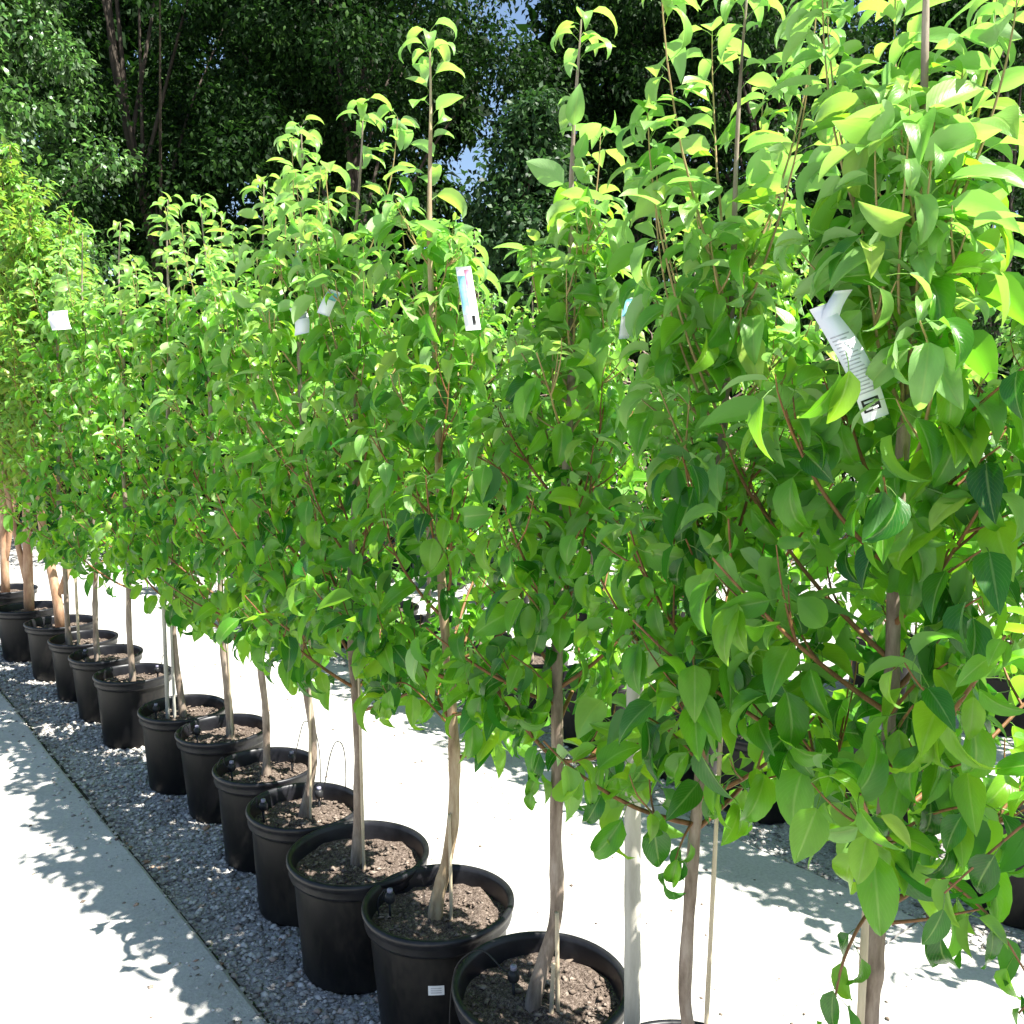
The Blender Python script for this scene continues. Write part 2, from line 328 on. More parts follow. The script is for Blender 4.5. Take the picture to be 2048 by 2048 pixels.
strip('shade_strip', -.394, -.362, .001, M['step_shade'])  # dark strip painting the shade at the foot of the raised path edge
def stones(name, n, t0, t1, s0, s1, size, seed, sfun=None, m='stone', z=-.003):
    r = np.random.default_rng(seed)
    base = np.array([(1, 0, 0), (-1, 0, 0), (0, 1, 0), (0, -1, 0), (0, 0, 1), (0, 0, -1)], float)
    F = np.array([(0, 2, 4), (2, 1, 4), (1, 3, 4), (3, 0, 4), (2, 0, 5), (1, 2, 5), (3, 1, 5), (0, 3, 5)])
    s = s0 + (s1 - s0) * r.random(n) ** 1.5; t = t0 + (t1 - t0) * r.random(n)
    sz = size * (.45 + r.random(n) ** 3 * 1.9)
    V = base[None] * (1 + .35 * (r.random((n, 6, 3)) - .5)) + .25 * (r.random((n, 6, 3)) - .5)
    V = V * sz[:, None, None] * np.stack([np.ones(n), .6 + .4 * r.random(n), .35 + .3 * r.random(n)], -1)[:, None, :]
    a = r.random(n) * 6.283; ca, sa = np.cos(a), np.sin(a)
    x = V[..., 0] * ca[:, None] - V[..., 1] * sa[:, None]; y = V[..., 0] * sa[:, None] + V[..., 1] * ca[:, None]
    c = O[None] + s[:, None] * D + t[:, None] * N
    W = np.stack([x + c[:, 0:1], y + c[:, 1:2], V[..., 2] + z + sz[:, None] * .25], -1)
    Fs = (F[None] + (np.arange(n) * 6)[:, None, None]).reshape(-1, 3)
    me = mesh_np(name, W.reshape(-1, 3), Fs, M[m], smooth=False)
    return link(name, me)
tag(stones('gravel', 38000, -.383, .27, -1.2, 9, .0075, 1), 'grey gravel covering the bed under the front row of pots', 'gravel', kind='stuff')
tag(stones('gravel', 12000, 1.57, .27 + PITCH, -1.5, 9, .009, 2), 'grey gravel covering the bed under the second row of pots', 'gravel', kind='stuff')
tag(stones('gravel', 700, -.50, -.395, -.5, 6, .006, 17, z=.048), 'loose gravel kicked onto the edge of the near path', 'gravel', kind='stuff')
tag(stones('gravel', 900, .27, .40, -.8, 7, .006, 18, z=.012), 'loose gravel spilled onto the path behind the front row', 'gravel', kind='stuff')
tag(stones('debris', 260, -1.4, -.40, -.5, 5, .006, 7, m='chip', z=.048), 'scattered bits of bark lying on the near concrete path', 'debris', kind='stuff')
tag(stones('debris', 380, .3, 1.5, -.8, 5, .005, 8, m='chip', z=.012), 'scattered bits of bark lying on the concrete path behind the front row', 'debris', kind='stuff')

# ------------------------------------------------------------------ leaves
def leaf_template(Ln, Wd, bend, fold=.25, twist=0.0, ns=6, nc=4, pet=.35, wave=0.0, petr=.0009):
    """blade along +X from the petiole, upper face +Z, arching down by bend (radians)"""
    V = []; UV = []; F = []
    # centre line
    x, z, ang = 0.0, 0.0, 0.35
    pl = Ln * pet; cl = []
    for i in range(3):
        cl.append((x, z)); x += pl / 2 * math.cos(ang); z += pl / 2 * math.sin(ang); ang -= .22
    x, z = cl[-1]
    seg = Ln / ns; pts = []
    for i in range(ns + 1):
        u = i / ns; pts.append((x, z, ang)); ang2 = ang - bend / ns * (.55 + .9 * u)
        x += seg * math.cos(ang2); z += seg * math.sin(ang2); ang = ang2
    prof = lambda u: (math.sin(math.pi * min(1, u ** .72)) ** .85) * (1 - .28 * u) if 0 < u < 1 else 0.0
    for i, (px, pz, a) in enumerate(pts):
        u = i / ns; w = Wd * .56 * prof(u)
        if i == 0: w = Wd * .05
        if i == ns: w = Wd * .012
        nx, nz = -math.sin(a), math.cos(a)
        tw = twist * u
        for j in range(nc + 1):
            v = -1 + 2 * j / nc
            up = fold * abs(v) * w + wave * w * math.sin(u * 9 + (1.5 if v > 0 else 0)) * abs(v) ** 2
            yy = v * w * math.cos(tw) - up * math.sin(tw); uu = up * math.cos(tw) + v * w * math.sin(tw)
            V.append((px + nx * uu, yy, pz + nz * uu)); UV.append((u, (v + 1) / 2))
    for i in range(ns):
        for j in range(nc):
            a = i * (nc + 1) + j; F.append((a, a + nc + 1, a + nc + 2, a + 1))
    # petiole: 3-sided stalk
    if petr:
        b = len(V)
        for (cx, cz) in cl:
            for q in range(3):
                an = 2.094 * q; V.append((cx, petr * math.cos(an), cz + petr * math.sin(an))); UV.append((.5, .5))
        for i in range(2):
            for q in range(3):
                F.append((b + i * 3 + q, b + i * 3 + (q + 1) % 3, b + (i + 1) * 3 + (q + 1) % 3, b + (i + 1) * 3 + q))
    V = np.array(V); F = np.array(F)
    if np.cross(V[F[1][1]] - V[F[1][0]], V[F[1][2]] - V[F[1][0]])[2] < 0: F = F[:, ::-1]
    return V, F, np.array(UV)
SHAPES = [(.95, .46, .7, .40, .2, .04), (1., .46, 1.3, .45, -.4, .06), (.95, .52, 1.0, .28, .5, .07), (1.05, .42, 2.0, .50, .3, .05), (1., .50, .5, .6, -.2, .06), (.95, .40, 1.6, .85, .7, .05), (.88, .55, 1.0, .22, -.7, .11), (1.08, .45, 2.5, .45, -.4, .06)]
HI = [leaf_template(a, b, c, d, e, 7, 4, .34, f, .0095) for a, b, c, d, e, f in SHAPES]     # unit length leaves
MD = [leaf_template(a, b, c, d, e, 4, 2, .34, 0, .010) for a, b, c, d, e, f in SHAPES]
LO = [leaf_template(a, b, c, d, e, 3, 2, .2, 0, 0) for a, b, c, d, e, f in SHAPES]
LF = [leaf_template(a, b * 1.1, c * .5, .3, 0, 2, 1, .1, 0, 0) for a, b, c, d, e, f in SHAPES]
SM = [leaf_template(a, b * .95, c * .6, d, e, 2, 2, .15, 0, 0) for a, b, c, d, e, f in SHAPES]

def frames(dirs, ups):
    X = dirs / (np.linalg.norm(dirs, axis=1)[:, None] + 1e-9)
    Z = ups - X * np.sum(ups * X, axis=1)[:, None]; Z /= np.linalg.norm(Z, axis=1)[:, None] + 1e-9
    Y = np.cross(Z, X)
    return np.stack([X, Y, Z], axis=2)          # columns
def leaf_mass(name, pos, dirs, ups, size, shape, mslot, templates, mats):
    fr = frames(dirs, ups); Vs = []; Fs = []; Us = []; Ms = []; off = 0
    for k, (V, F, U) in enumerate(templates):
        ix = np.where(shape == k)[0]
        if not len(ix): continue
        W = np.einsum('nij,vj->nvi', fr[ix], V) * size[ix][:, None, None] + pos[ix][:, None, :]
        Vs.append(W.reshape(-1, 3)); Fs.append((F[None] + (np.arange(len(ix)) * len(V))[:, None, None]).reshape(-1, 4) + off)
        Us.append(np.tile(U[F].reshape(-1, 2), (len(ix), 1))); Ms.append(np.repeat(mslot[ix], len(F))); off += len(ix) * len(V)
    return mesh_np(name, np.concatenate(Vs), np.concatenate(Fs), mats, np.concatenate(Us), np.concatenate(Ms))
LEAFMESH = {}
def leaf_mesh(k, matname):
    if (k, matname) not in LEAFMESH:
        V, F, U = HI[k]; LEAFMESH[(k, matname)] = mesh_np('leaf', V, F, [M[matname]], U[F].reshape(-1, 2))
    return LEAFMESH[(k, matname)]

# ------------------------------------------------------------------ growing a columnar young pear
def grow(seed, H, trunk, zlow=.70, rmax=.38, nb=24, nleaf=850, Ls=.085, shoots=4):
    """trunk: list of (dx,dy,z) control points. returns trunk pts, branches, leaf arrays (local coordinates)"""
    r = np.random.default_rng(seed)
    ctl = np.array(trunk, float)
    zz = np.linspace(ctl[0, 2], H, 110)
    tx = np.interp(zz, ctl[:, 2], ctl[:, 0]) + .006 * np.sin(zz * 7 + seed) ; ty = np.interp(zz, ctl[:, 2], ctl[:, 1]) + .006 * np.cos(zz * 6 + seed)
    ker = np.array([.25, .5, .25])
    for _ in range(2):
        tx[1:-1] = np.convolve(tx, ker, 'valid'); ty[1:-1] = np.convolve(ty, ker, 'valid')
    T = np.stack([tx, ty, zz], 1)
    at = lambda z: np.array([np.interp(z, zz, tx), np.interp(z, zz, ty), z])
    br = []; az = r.random() * 6.28
    def limb(p, a, el, ln, turn, r0, n=8):
        pts = [np.array(p)]; e = el
        for i in range(n):
            e = min(e + turn / n, 1.5); a += r.normal(0, .09)
            st = np.array([math.cos(a) * math.cos(e), math.sin(a) * math.cos(e), math.sin(e)])
            pts.append(pts[-1] + st * ln / n)
        return np.array(pts), r0
    for i in range(nb):
        f = (i + .5) / nb; z = zlow + .02 + (H - .55 - zlow) * f ** 1.05 + r.normal(0, .02)
        az += 2.399 + r.normal(0, .35)
        env = rmax * (1.20 - .80 * f) * (.72 + .28 * min(1, f * 6))
        ln = env * r.uniform(1.0, 1.45)
        el = R(r.uniform(12, 38) if f < .25 else r.uniform(30, 52))
        b, r0 = limb(at(z), az, el, ln, R(r.uniform(15, 40)), .0050 * (1.2 - .6 * f)); br.append((b, r0, f))
        for k in range(r.integers(2, 5)):
            j = r.integers(2, 7)
            c, r1 = limb(b[j], az + r.choice([-1, 1]) * r.uniform(.6, 1.3), R(r.uniform(15, 60)), ln * r.uniform(.25, .5), R(25), .0026, 5)
            br.append((c, r1, f))
    # upright shoots near the top
    for i in range(shoots):
        z = H - r.uniform(.5, .95); a = r.random() * 6.28
        b, r0 = limb(at(z), a, R(58), r.uniform(.25, .42) * (1.5 if shoots > 4 else 1), R(28), .0032); br.append((b, r0, .9))
    Lp, Ld, Lu, Lsz, La = [], [], [], [], []
    def put(p, tdir, f, tipness):
        rad = r.normal(0, 1, 3); rad -= tdir * (rad @ tdir); rad /= np.linalg.norm(rad) + 1e-9
        zf = p[2] / H
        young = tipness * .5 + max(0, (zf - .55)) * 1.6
        # the blade leaves the twig sideways; mature blades hang
        dz = r.normal(.25, .25) if young > .75 else r.normal(-.25 - .35 * (1 - zf), .30)
        d = rad * .9 + tdir * r.uniform(.1, .6) + np.array([0, 0, dz])
        u = np.array([0, 0, 1.0]) + r.normal(0, .55, 3)
        Lp.append(p); Ld.append(d); Lu.append(u)
        Lsz.append(Ls * r.uniform(.52, 1.22) * (1.0 - .18 * (young > .9)) * (1 - .3 * (tipness > .93)) * (1.12 if zf < .5 else 1.0)); La.append(young + r.normal(0, .16))
    for b, r0, f in br:
        seg = np.linalg.norm(np.diff(b, axis=0), axis=1); cum = np.concatenate([[0], np.cumsum(seg)]); tot = cum[-1]
        n = max(4, int(tot / .021))
        for q in np.linspace(.16, 1.0, n):
            s = q * tot; i = min(len(seg) - 1, np.searchsorted(cum, s) - 1 if s > 0 else 0); i = max(i, 0)
            p = b[i] + (b[i + 1] - b[i]) * (s - cum[i]) / seg[i]; t = (b[i + 1] - b[i]) / seg[i]
            put(p, t, f, q)
    ends = []
    for b, r0, f in br:
        if f > .3 and len(b) > 6:
            a0 = r.random() * 6.28
            for k in range(4):
                a = a0 + k * 1.75; ends.append((b[-1] - (b[-1] - b[-2]) * .25 * k, np.array([math.cos(a) * .8, math.sin(a) * .8, r.uniform(.0, .6)]), np.array([-math.cos(a) * .3, -math.sin(a) * .3, 1.0]), Ls * r.uniform(.6, .95), 1.0 + .3 * f))
    # leaves along the leader
    for z in np.arange(zlow + .15, H - .42, .05): put(at(z), np.array([0, 0, 1.0]), .5, .3)
    lead = []
    for z in np.arange(H - .48, H - .02, .030): lead.append(z)
    nbr = len(Lp)
    for z in lead: put(at(z), np.array([0, 0, 1.0]), 1, .6)
    for k in range(7):                                     # the rosette that arches over at the tip
        a = k * 2.4; d = np.array([math.cos(a) * .8, math.sin(a) * .8, r.uniform(.15, .75)])
        Lp.append(at(H - .012 * k)); Ld.append(d); Lu.append(np.array([-math.cos(a) * .4, -math.sin(a) * .4, 1.0])); Lsz.append(Ls * r.uniform(.7, .95)); La.append(1.4)
    for e in ends: Lp.insert(nbr, e[0]); Ld.insert(nbr, e[1]); Lu.insert(nbr, e[2]); Lsz.insert(nbr, e[3]); La.insert(nbr, e[4])
    A = [np.array(x, float) for x in (Lp, Ld, Lu, Lsz, La)]
    if nbr > nleaf:
        keep = np.concatenate([r.choice(nbr, nleaf, replace=False), np.arange(nbr, len(A[0]))]); A = [x[keep] for x in A]
    n = len(A[0]); shape = r.choice(8, n, p=[.12, .17, .12, .15, .10, .13, .08, .13])
    # rosette leaves strongly arched
    shape[-7:] = r.choice([1, 3, 7], 7)
    age = A[4]; slot = np.where(age > .64, 2, np.where(age > .12, 1, 0))  # low cut-offs also paint the sunlit upper crown with the pale new-growth tone
    return T, br, A[0], A[1], A[2], A[3], shape, slot
LM = ['leaf_old', 'leaf_mid', 'leaf_young_lit']

def pear_tree(loc, seed, H, trunk, label, group, nind=0, bark='bark', r0=.0135, tm=MD, name='pear_tree', **kw):
    T, br, pos, dr, up, sz, shape, slot = grow(seed, H, trunk, **kw)
    root = tag(empty(name, loc), label, 'tree', group)
    rr = np.interp(T[:, 2], [T[0, 2], T[0, 2] + .12, 1.0, H - .5, H], [r0 * 1.45, r0, r0 * .8, r0 * .42, .0018])
    rr = rr * (1 + .07 * np.sin(T[:, 2] * 31 + seed))
    for kz in np.random.default_rng(seed).uniform(.35, 1.3, 5): rr = rr * (1 + .12 * np.exp(-((T[:, 2] - kz) / .012) ** 2))
    MB().tube(T, rr, 9).build('trunk', M[bark], root)
    if nind:
        for b, r1, f in br:
            if len(b) > 6 or nind > 200:
                MB().tube(b, np.linspace(r1, r1 * .35, len(b)), 5, False).build('branch', M['shoot' if f > .62 else 'twig'], root)
        rest = [x for x in br if not (len(x[0]) > 6 or nind > 200)]
    else: rest = br
    if rest:
        mb = MB()
        for b, r1, f in rest: mb.tube(b[::2] if len(b) > 6 else b, np.linspace(r1, r1 * .35, len(b[::2] if len(b) > 6 else b)), 3, False)
        tag(mb.build('twigs', M['twig'], root), kind='stuff')
    n = len(pos); idx = np.array([], int)
    if nind:
        # the blades that face the walkway side of the crown are kept one by one
        w = pos + np.array(loc) - np.array(cam.location)
        dep = w[:, 1] * .995 - w[:, 2] * .103
        u = 880 * w[:, 0] / np.maximum(dep, .05); v = 880 * (w[:, 2] * .995 + w[:, 1] * .103) / np.maximum(dep, .05)
        ok = (dep > .15) & (np.abs(u) < 560) & (np.abs(v) < 560)
        score = sz / np.maximum(dep, .2) + .05 * (-(pos[:, 0] - T[-1, 0]) * .3 - pos[:, 1]) + np.where(pos[:, 2] > H - .5, .03, 0)
        score[~ok] -= 10
        idx = np.argsort(-score)[:nind]
        fr = frames(dr[idx], up[idx])
        for q, i in enumerate(idx):
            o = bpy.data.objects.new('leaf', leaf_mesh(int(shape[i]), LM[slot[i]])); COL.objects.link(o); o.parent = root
            m = Matrix(fr[q].tolist()).to_4x4(); m = Matrix.Translation(pos[i].tolist()) @ m @ Matrix.Scale(float(sz[i]), 4)
            o.matrix_basis = m
    rest_i = np.setdiff1d(np.arange(n), idx)
    if len(rest_i):
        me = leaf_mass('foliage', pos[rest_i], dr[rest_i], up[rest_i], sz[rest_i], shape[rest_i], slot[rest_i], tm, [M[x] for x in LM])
        tag(link('foliage', me, root), kind='stuff')
    return root

# ------------------------------------------------------------------ pots
POT_BODY = MB().lathe([(.001, .004), (.158, .004), (.164, .0), (.169, .012), (.176, .10), (.184, .20), (.191, .30), (.192, .318), (.1935, .3185)], 56).mesh('pot_wall', M['pot'])
POT_RIM = MB().lathe([(.1925, .312), (.204, .314), (.2065, .322), (.2045, .334), (.209, .344), (.213, .352), (.2125, .361), (.205, .365), (.197, .362), (.194, .350), (.190, .32), (.186, .26), (.184, .25)], 56).mesh('rim', M['rim'])
def soil_mesh(seed, z=.308, r0=.1900, nz=26):
    r = np.random.default_rng(seed); V = []; F = []; K = 40
    ph = r.random(6) * 6.28
    def hz(x, y):
        return z + .006 * math.sin(x * 31 + ph[0]) * math.cos(y * 27 + ph[1]) + .004 * math.sin(x * 75 + y * 60 + ph[2]) + .016 * math.exp(-(x * x + y * y) / .0028) + r.normal(0, .0018)
    V.append((0, 0, hz(0, 0)))
    for i in range(1, nz + 1):
        for j in range(K):
            q = r0 * i / nz; a = 2 * math.pi * j / K; V.append((q * math.cos(a), q * math.sin(a), hz(q * math.cos(a), q * math.sin(a))))
    F3 = [(0, 1 + j, 1 + (j + 1) % K) for j in range(K)]
    F4 = [(1 + i * K + j, 1 + (i + 1) * K + j, 1 + (i + 1) * K + (j + 1) % K, 1 + i * K + (j + 1) % K) for i in range(nz - 1) for j in range(K)]
    me = bpy.data.meshes.new('soil'); me.from_pydata(V, [], F3 + F4); me.materials.append(M['soil']); me.polygons.foreach_set('use_smooth', np.ones(len(me.polygons), dtype=bool))
    return me
def chips_mesh(seed, n=420, z=.311, R0=.178, size=.0062, m='chip'):
    r = np.random.default_rng(seed)
    base = np.array([(1, 0, 0), (-1, 0, 0), (0, 1, 0), (0, -1, 0), (0, 0, 1), (0, 0, -1)], float)
    F = np.array([(0, 2, 4), (2, 1, 4), (1, 3, 4), (3, 0, 4), (2, 0, 5), (1, 2, 5), (3, 1, 5), (0, 3, 5)])
    q = R0 * np.sqrt(r.random(n)); a = r.random(n) * 6.283; sz = size * (.3 + r.random(n) ** 3 * 1.5)
    V = base[None] * (1 + .5 * (r.random((n, 6, 3)) - .5))
    V = V * sz[:, None, None] * np.stack([1 + r.random(n), .7 + .3 * r.random(n), .4 + .2 * r.random(n)], -1)[:, None, :]
    b = r.random(n) * 6.283
    x = V[..., 0] * np.cos(b)[:, None] - V[..., 1] * np.sin(b)[:, None] + (q * np.cos(a))[:, None]
    y = V[..., 0] * np.sin(b)[:, None] + V[..., 1] * np.cos(b)[:, None] + (q * np.sin(a))[:, None]
    hill = .016 * np.exp(-(q * q) / .0028)
    W = np.stack([x, y, V[..., 2] + z + hill[:, None] + r.normal(0, .002, n)[:, None]], -1)
    return mesh_np('bark_chips', W.reshape(-1, 3), (F[None] + (np.arange(n) * 6)[:, None, None]).reshape(-1, 3), M[m], smooth=False)
SOILS = [soil_mesh(k) for k in range(4)]; CHIPS = [chips_mesh(k + 10) for k in range(3)]
def pot(loc, label, group, k=0, sc=1.0, rz=0.0, chips=True):
    root = tag(empty('plant_pot', loc, rz), label, 'plant pot', group)
    root.scale = (sc, sc, 1.0); q_ = random.Random(k * 31 + int(loc[0] * 100)); root.rotation_euler = (R(q_.uniform(-.9, .9)), R(q_.uniform(-.9, .9)), rz)
    link('pot_wall', POT_BODY, root); link('rim', POT_RIM, root)
    s = link('soil', SOILS[k % 4], root); s.rotation_euler = (0, 0, k * 1.3)
    if chips: c = link('bark_chips', CHIPS[k % 3], s); tag(c, kind='stuff')
    return root

G1 = 'young pear trees in the front row'; GP1 = 'black pots in the front row'
# (x, y, height, tip dx, trunk control points, leaf size, individually built leaves)
FR = [
 # behind the right edge of the frame, then from right to left along the front row
 dict(p=(.93, 1.00), H=2.42, tip=(.02, 0), tr=[(0, 0, .29), (.0, .0, 1.0)], n=270, lab='young pear tree reaching in from the right edge, its large leaves nearest of all', pl='black nursery pot below the right corner holding the nearest pear tree'),
 dict(p=(.585, 1.36), H=2.55, tip=(.02, .02), tr=[(0, 0, .29), (-.005, 0, .8), (0, 0, 1.2)], n=210, lab='young pear tree with rough brown trunk beside a pale cane, second from the right', pl='black nursery pot holding the pear tree with the rough brown trunk'),
 dict(p=(.36, 1.68), H=2.46, tip=(.06, 0), tr=[(0.01, 0, .29), (.012, 0, .40), (-.012, 0, .55), (-.008, 0, .9), (.02, 0, 1.3)], n=250, lab='young pear tree with slender wavy trunk just right of the pale wooden pole', pl='black pot just right of the pale pole, its rim cut by the photo edge'),
 dict(p=(.07, 2.03), H=2.55, tip=(.075, 0), tr=[(-.022, -.02, .27), (-.014, -.02, .34), (.012, -.01, .42), (.038, 0, .50), (.042, 0, .57), (.030, 0, .72), (.03, 0, 1.0), (.05, 0, 1.5)], n=300, lab='young pear tree with bent grey trunk just left of the pale wooden pole', pl='black pot with loop of tubing left of the pale wooden pole'),
 dict(p=(-.20, 2.39), H=2.67, tip=(-.015, 0), tr=[(-.012, -.02, .27), (-.006, 0, .36), (.020, 0, .46), (.036, 0, .58), (.036, 0, .75), (.03, 0, 1.0), (.0, 0, 1.6)], n=300, lab='young pear tree with pale yellowish trunk in the pot with the white sticker', pl='black pot with a small white sticker on its side', bark='bark_pale'),
 dict(p=(-.48, 2.68), H=2.60, tip=(.05, 0), tr=[(0.0, 0, .29), (.0, 0, .75), (-.005, 0, 1.1)], n=300, lab='young pear tree with straight trunk, third to the left of the pale pole', pl='wide black pot with deep rim, third to the left of the pale pole'),
 dict(p=(-.73, 3.02), H=2.64, tip=(.05, 0), tr=[(.0, 0, .29), (.03, 0, .48), (.035, 0, .62), (.02, 0, .8), (.02, 0, 1.1)], n=280, lab='young pear tree with kinked trunk, fourth to the left of the pale pole', pl='black pot fourth to the left of the pale pole'),
 dict(p=(-.96, 3.38), H=2.56, tip=(.06, 0), tr=[(0, 0, .29), (.005, 0, .6), (-.01, 0, .9)], n=270, lab='young pear tree with a slightly leaning trunk, fifth to the left of the pale pole', pl='black pot fifth to the left of the pale pole'),
 dict(p=(-1.25, 3.80), H=2.60, tip=(-.02, 0), tr=[(.02, 0, .29), (.01, 0, .8), (0, 0, 1.2)], n=260, lab='young pear tree with straight brown trunk, sixth to the left of the pale pole', pl='black pot sixth to the left of the pale pole'),
 dict(p=(-1.54, 4.09), H=2.66, tip=(.03, 0), tr=[(0, 0, .29), (-.02, 0, .7), (-.02, 0, 1.2)], n=240, lab='young pear tree standing by twin pale stakes, seventh to the left of the pale pole', pl='black pot with two pale stakes, seventh to the left of the pale pole'),
 dict(p=(-2.01, 4.66), H=2.68, tip=(.04, 0), tr=[(0, 0, .29), (0, 0, .8), (0, 0, 1.2)], n=220, lab='young pear tree third from the left among those of the front row', pl='tall looking black pot with brownish dusty side, third from the left of the pear pots'),
 dict(p=(-2.33, 5.07), H=2.72, tip=(-.03, 0), tr=[(-.05, 0, .29), (-.05, 0, .8), (-.04, 0, 1.2)], n=200, lab='young pear tree second from the left, next to the orange barked trees', pl='black pot half hidden behind its dusty neighbour, second from the left of the pear pots'),
 dict(p=(-2.64, 5.44), H=2.74, tip=(-.02, 0), tr=[(-.08, 0, .29), (-.10, 0, .8), (-.1, 0, 1.2)], n=180, lab='leftmost pear tree of the front row, dark trunk with a white cane', pl='leftmost black pot of the pear trees, a white cane in it'),
]
for i, q in enumerate(FR):
    x, y = q['p']; H = q['H']; tr = list(q['tr'])
    tr.append((tr[-1][0] * .4 + q['tip'][0] * .6, 0, H - .35)); tr.append((q['tip'][0], q['tip'][1], H))
    pt = pot((x, y, 0), q['pl'], GP1, i, rz=i * .9, sc=.93 if i > 5 else (1.0 if i != 5 else 1.03))
    pear_tree((x, y, 0), 100 + i * 7, H, tr, q['lab'], G1, nind=q['n'], bark=q.get('bark', 'bark'), r0=(.016, .0172, .0140, .0172, .0175, .0145, .0150, .0140, .0155)[min(i, 8)],
              zlow=(1.08, .92, .86, .82, .76)[min(i, 4)], rmax=.32, nb=26, nleaf=(980, 1000, 900, 800)[min(i, 3)], Ls=(.088, .089, .088, .090, .090)[min(i, 4)], tm=HI if i < 3 else MD, shoots=(10, 10, 8, 4, 4, 6)[min(i, 5)])
    q['pot'] = pt

# small sticker on the second pot
st = q = FR[4]['pot']
def curved_label(parent, ang, z, w, h, rad, m, name, rz):
    mb = MB(); V = []; n = 6
    for i in range(n + 1):
        a = ang + w / rad * (i / n - .5) - rz
        for zz in (z, z + h): V.append((rad * math.cos(a), rad * math.sin(a), zz))
    mb.add(V, [(2 * i, 2 * i + 2, 2 * i + 3, 2 * i + 1) for i in range(n)])
    return mb.build(name, m, parent)
sk = curved_label(st, R(-88), .205, .042, .026, .1875, M['tag'], 'sticker', .9 * 4)
for k in range(3): curved_label(st, R(-88), .211 + k * .006, .028, .0022, .1882, M['ink_grey'], 'sticker_print', .9 * 4).parent = sk

# ------------------------------------------------------------------ stakes, pole
GS = 'thin canes standing beside the trunks'
def cane(x, y, z1, label, lean=(0, 0), r0=.0045, m='bamboo', z0=.27, nm='bamboo_cane', grp=GS, cat='cane'):
    pts = [(x + lean[0] * f, y + lean[1] * f, z0 + (z1 - z0) * f) for f in np.linspace(0, 1, 14)]
    rr = [r0 * (1.12 if k % 3 == 1 else 1.0) * (1 - .2 * k / 14) for k in range(14)]
    o = MB().tube(np.array(pts) - np.array(pts[0]), rr, 8).build(nm, M[m]); o.location = pts[0]
    return tag(o, label, cat, grp)
cane(.108, 1.985, .56, 'thin pale cane tied close to the bent trunk left of the pole', (-.004, 0), .0055)
cane(.090, 1.975, .44, 'short split cane at the foot of the bent trunk left of the pole', (.006, 0), .0055)
cane(.375, 1.655, 1.3, 'thin pale cane just right of the wavy trunk', (.028, .01), .0048)
cane(.553, 1.345, 1.02, 'straight whitish cane left of the rough brown trunk', (.004, 0), .0075)
cane(-.168, 2.375, .62, 'thin pale cane in the pot with the white sticker', (-.004, 0), .005)
cane(-.458, 2.66, 1.0, 'thin bright cane right of the straight trunk in the wide pot', (-.006, 0), .005)
cane(-.70, 3.0, 1.1, 'thin cane behind the kinked trunk', (.015, 0), .0045)
cane(-1.215, 3.79, 1.2, 'thin cane touching the straight trunk sixth left of the pole', (-.01, 0), .0055)
cane(-1.60, 4.07, 1.2, 'pale grey stake, left one of the two side by side', (.0, 0), .010, 'pole')
cane(-1.565, 4.06, 1.2, 'pale grey stake, right one of the two side by side', (.0, 0), .007, 'pole')
cane(-2.66, 5.42, 1.2, 'white cane beside the dark trunk near the orange barked trees', (.0, 0), .009)
pts = np.array([(0, 0, 0), (.0, 0, .4), (.002, 0, .8), (.0, 0, 1.2), (.002, 0, 1.52)])
zz = np.linspace(0, 1.25, 30); pl = np.stack([.003 * np.sin(zz * 5), .003 * np.cos(zz * 4), zz], 1)
po = MB().tube(pl, .0185 - .0015 * zz / 1.5 + .0006 * np.sin(zz * 40), 18).build('wooden_pole', M['pole'])
po.location = (.262, 1.86, 0)
tag(po, 'thick pale grey wooden pole standing on the gravel between two pots', 'pole')

# ------------------------------------------------------------------ drip irrigation
def drip(cx, cy, a, label, reach=.11, top=.50, k=0, blob=True):
    """tube rising behind the rim, looping over and down to an emitter stake in the soil"""
    root = tag(empty('drip_line', (cx, cy, 0)), label, 'irrigation line', 'drip irrigation lines in the front row pots')
    c, s = math.cos(a), math.sin(a); r = random.Random(k)
    ctrl = ([(.235, .0), (.235, .12), (.232, .34), (.20, top - .03)] if reach < .11 or top > .5 else [(.175, .29), (.178, .32), (.18, .35), (.175, top - .03)]) + [ (.155, top), (reach + .02, top - .05), (reach, .37), (reach - .01, .28)]
    pts = []
    for i in range(len(ctrl) - 1):
        for f in np.linspace(0, 1, 5)[:-1]:
            q = ctrl[i][0] * (1 - f) + ctrl[i + 1][0] * f; z = ctrl[i][1] * (1 - f) + ctrl[i + 1][1] * f
            pts.append((q * c - .02 * math.sin(z * 9) * s, q * s + .02 * math.sin(z * 9) * c, z))
    pts = np.array(pts)
    for _ in range(3): pts[1:-1] = (pts[:-2] + 2 * pts[1:-1] + pts[2:]) / 4
    MB().tube(pts, .0021, 6).build('tube', M['tube'], root)
    e = pts[-1]
    MB().tube([(e[0], e[1], .27), (e[0], e[1], .355)], [.004, .004], 6).build('emitter_stake', M['tube'], root)
    if blob:
        h = MB().lathe([(.001, .352), (.012, .352), (.015, .358), (.015, .372), (.010, .380), (.001, .381)], 14, (e[0], e[1])).build('emitter_head', M['tube'], root)
        link('emitter_cap', MB().lathe([(.001, .3805), (.008, .3805), (.008, .390), (.001, .391)], 12, (e[0], e[1])).mesh('emitter_cap', M['emitter']), h)
    return root
drip(.07, 2.03, R(160), 'black drip tube looping over the rim of the pot left of the pole', .075, .41, 1)
drip(-.20, 2.39, R(172), 'black drip tube and emitter in the pot with the white sticker', .15, .39, 2)
drip(-.73, 3.02, R(60), 'black drip tube arching high in the pot with the kinked trunk', .10, .55, 3)
drip(-.96, 3.38, R(35), 'black drip tube arching in the pot fifth left of the pole', .12, .52, 4)
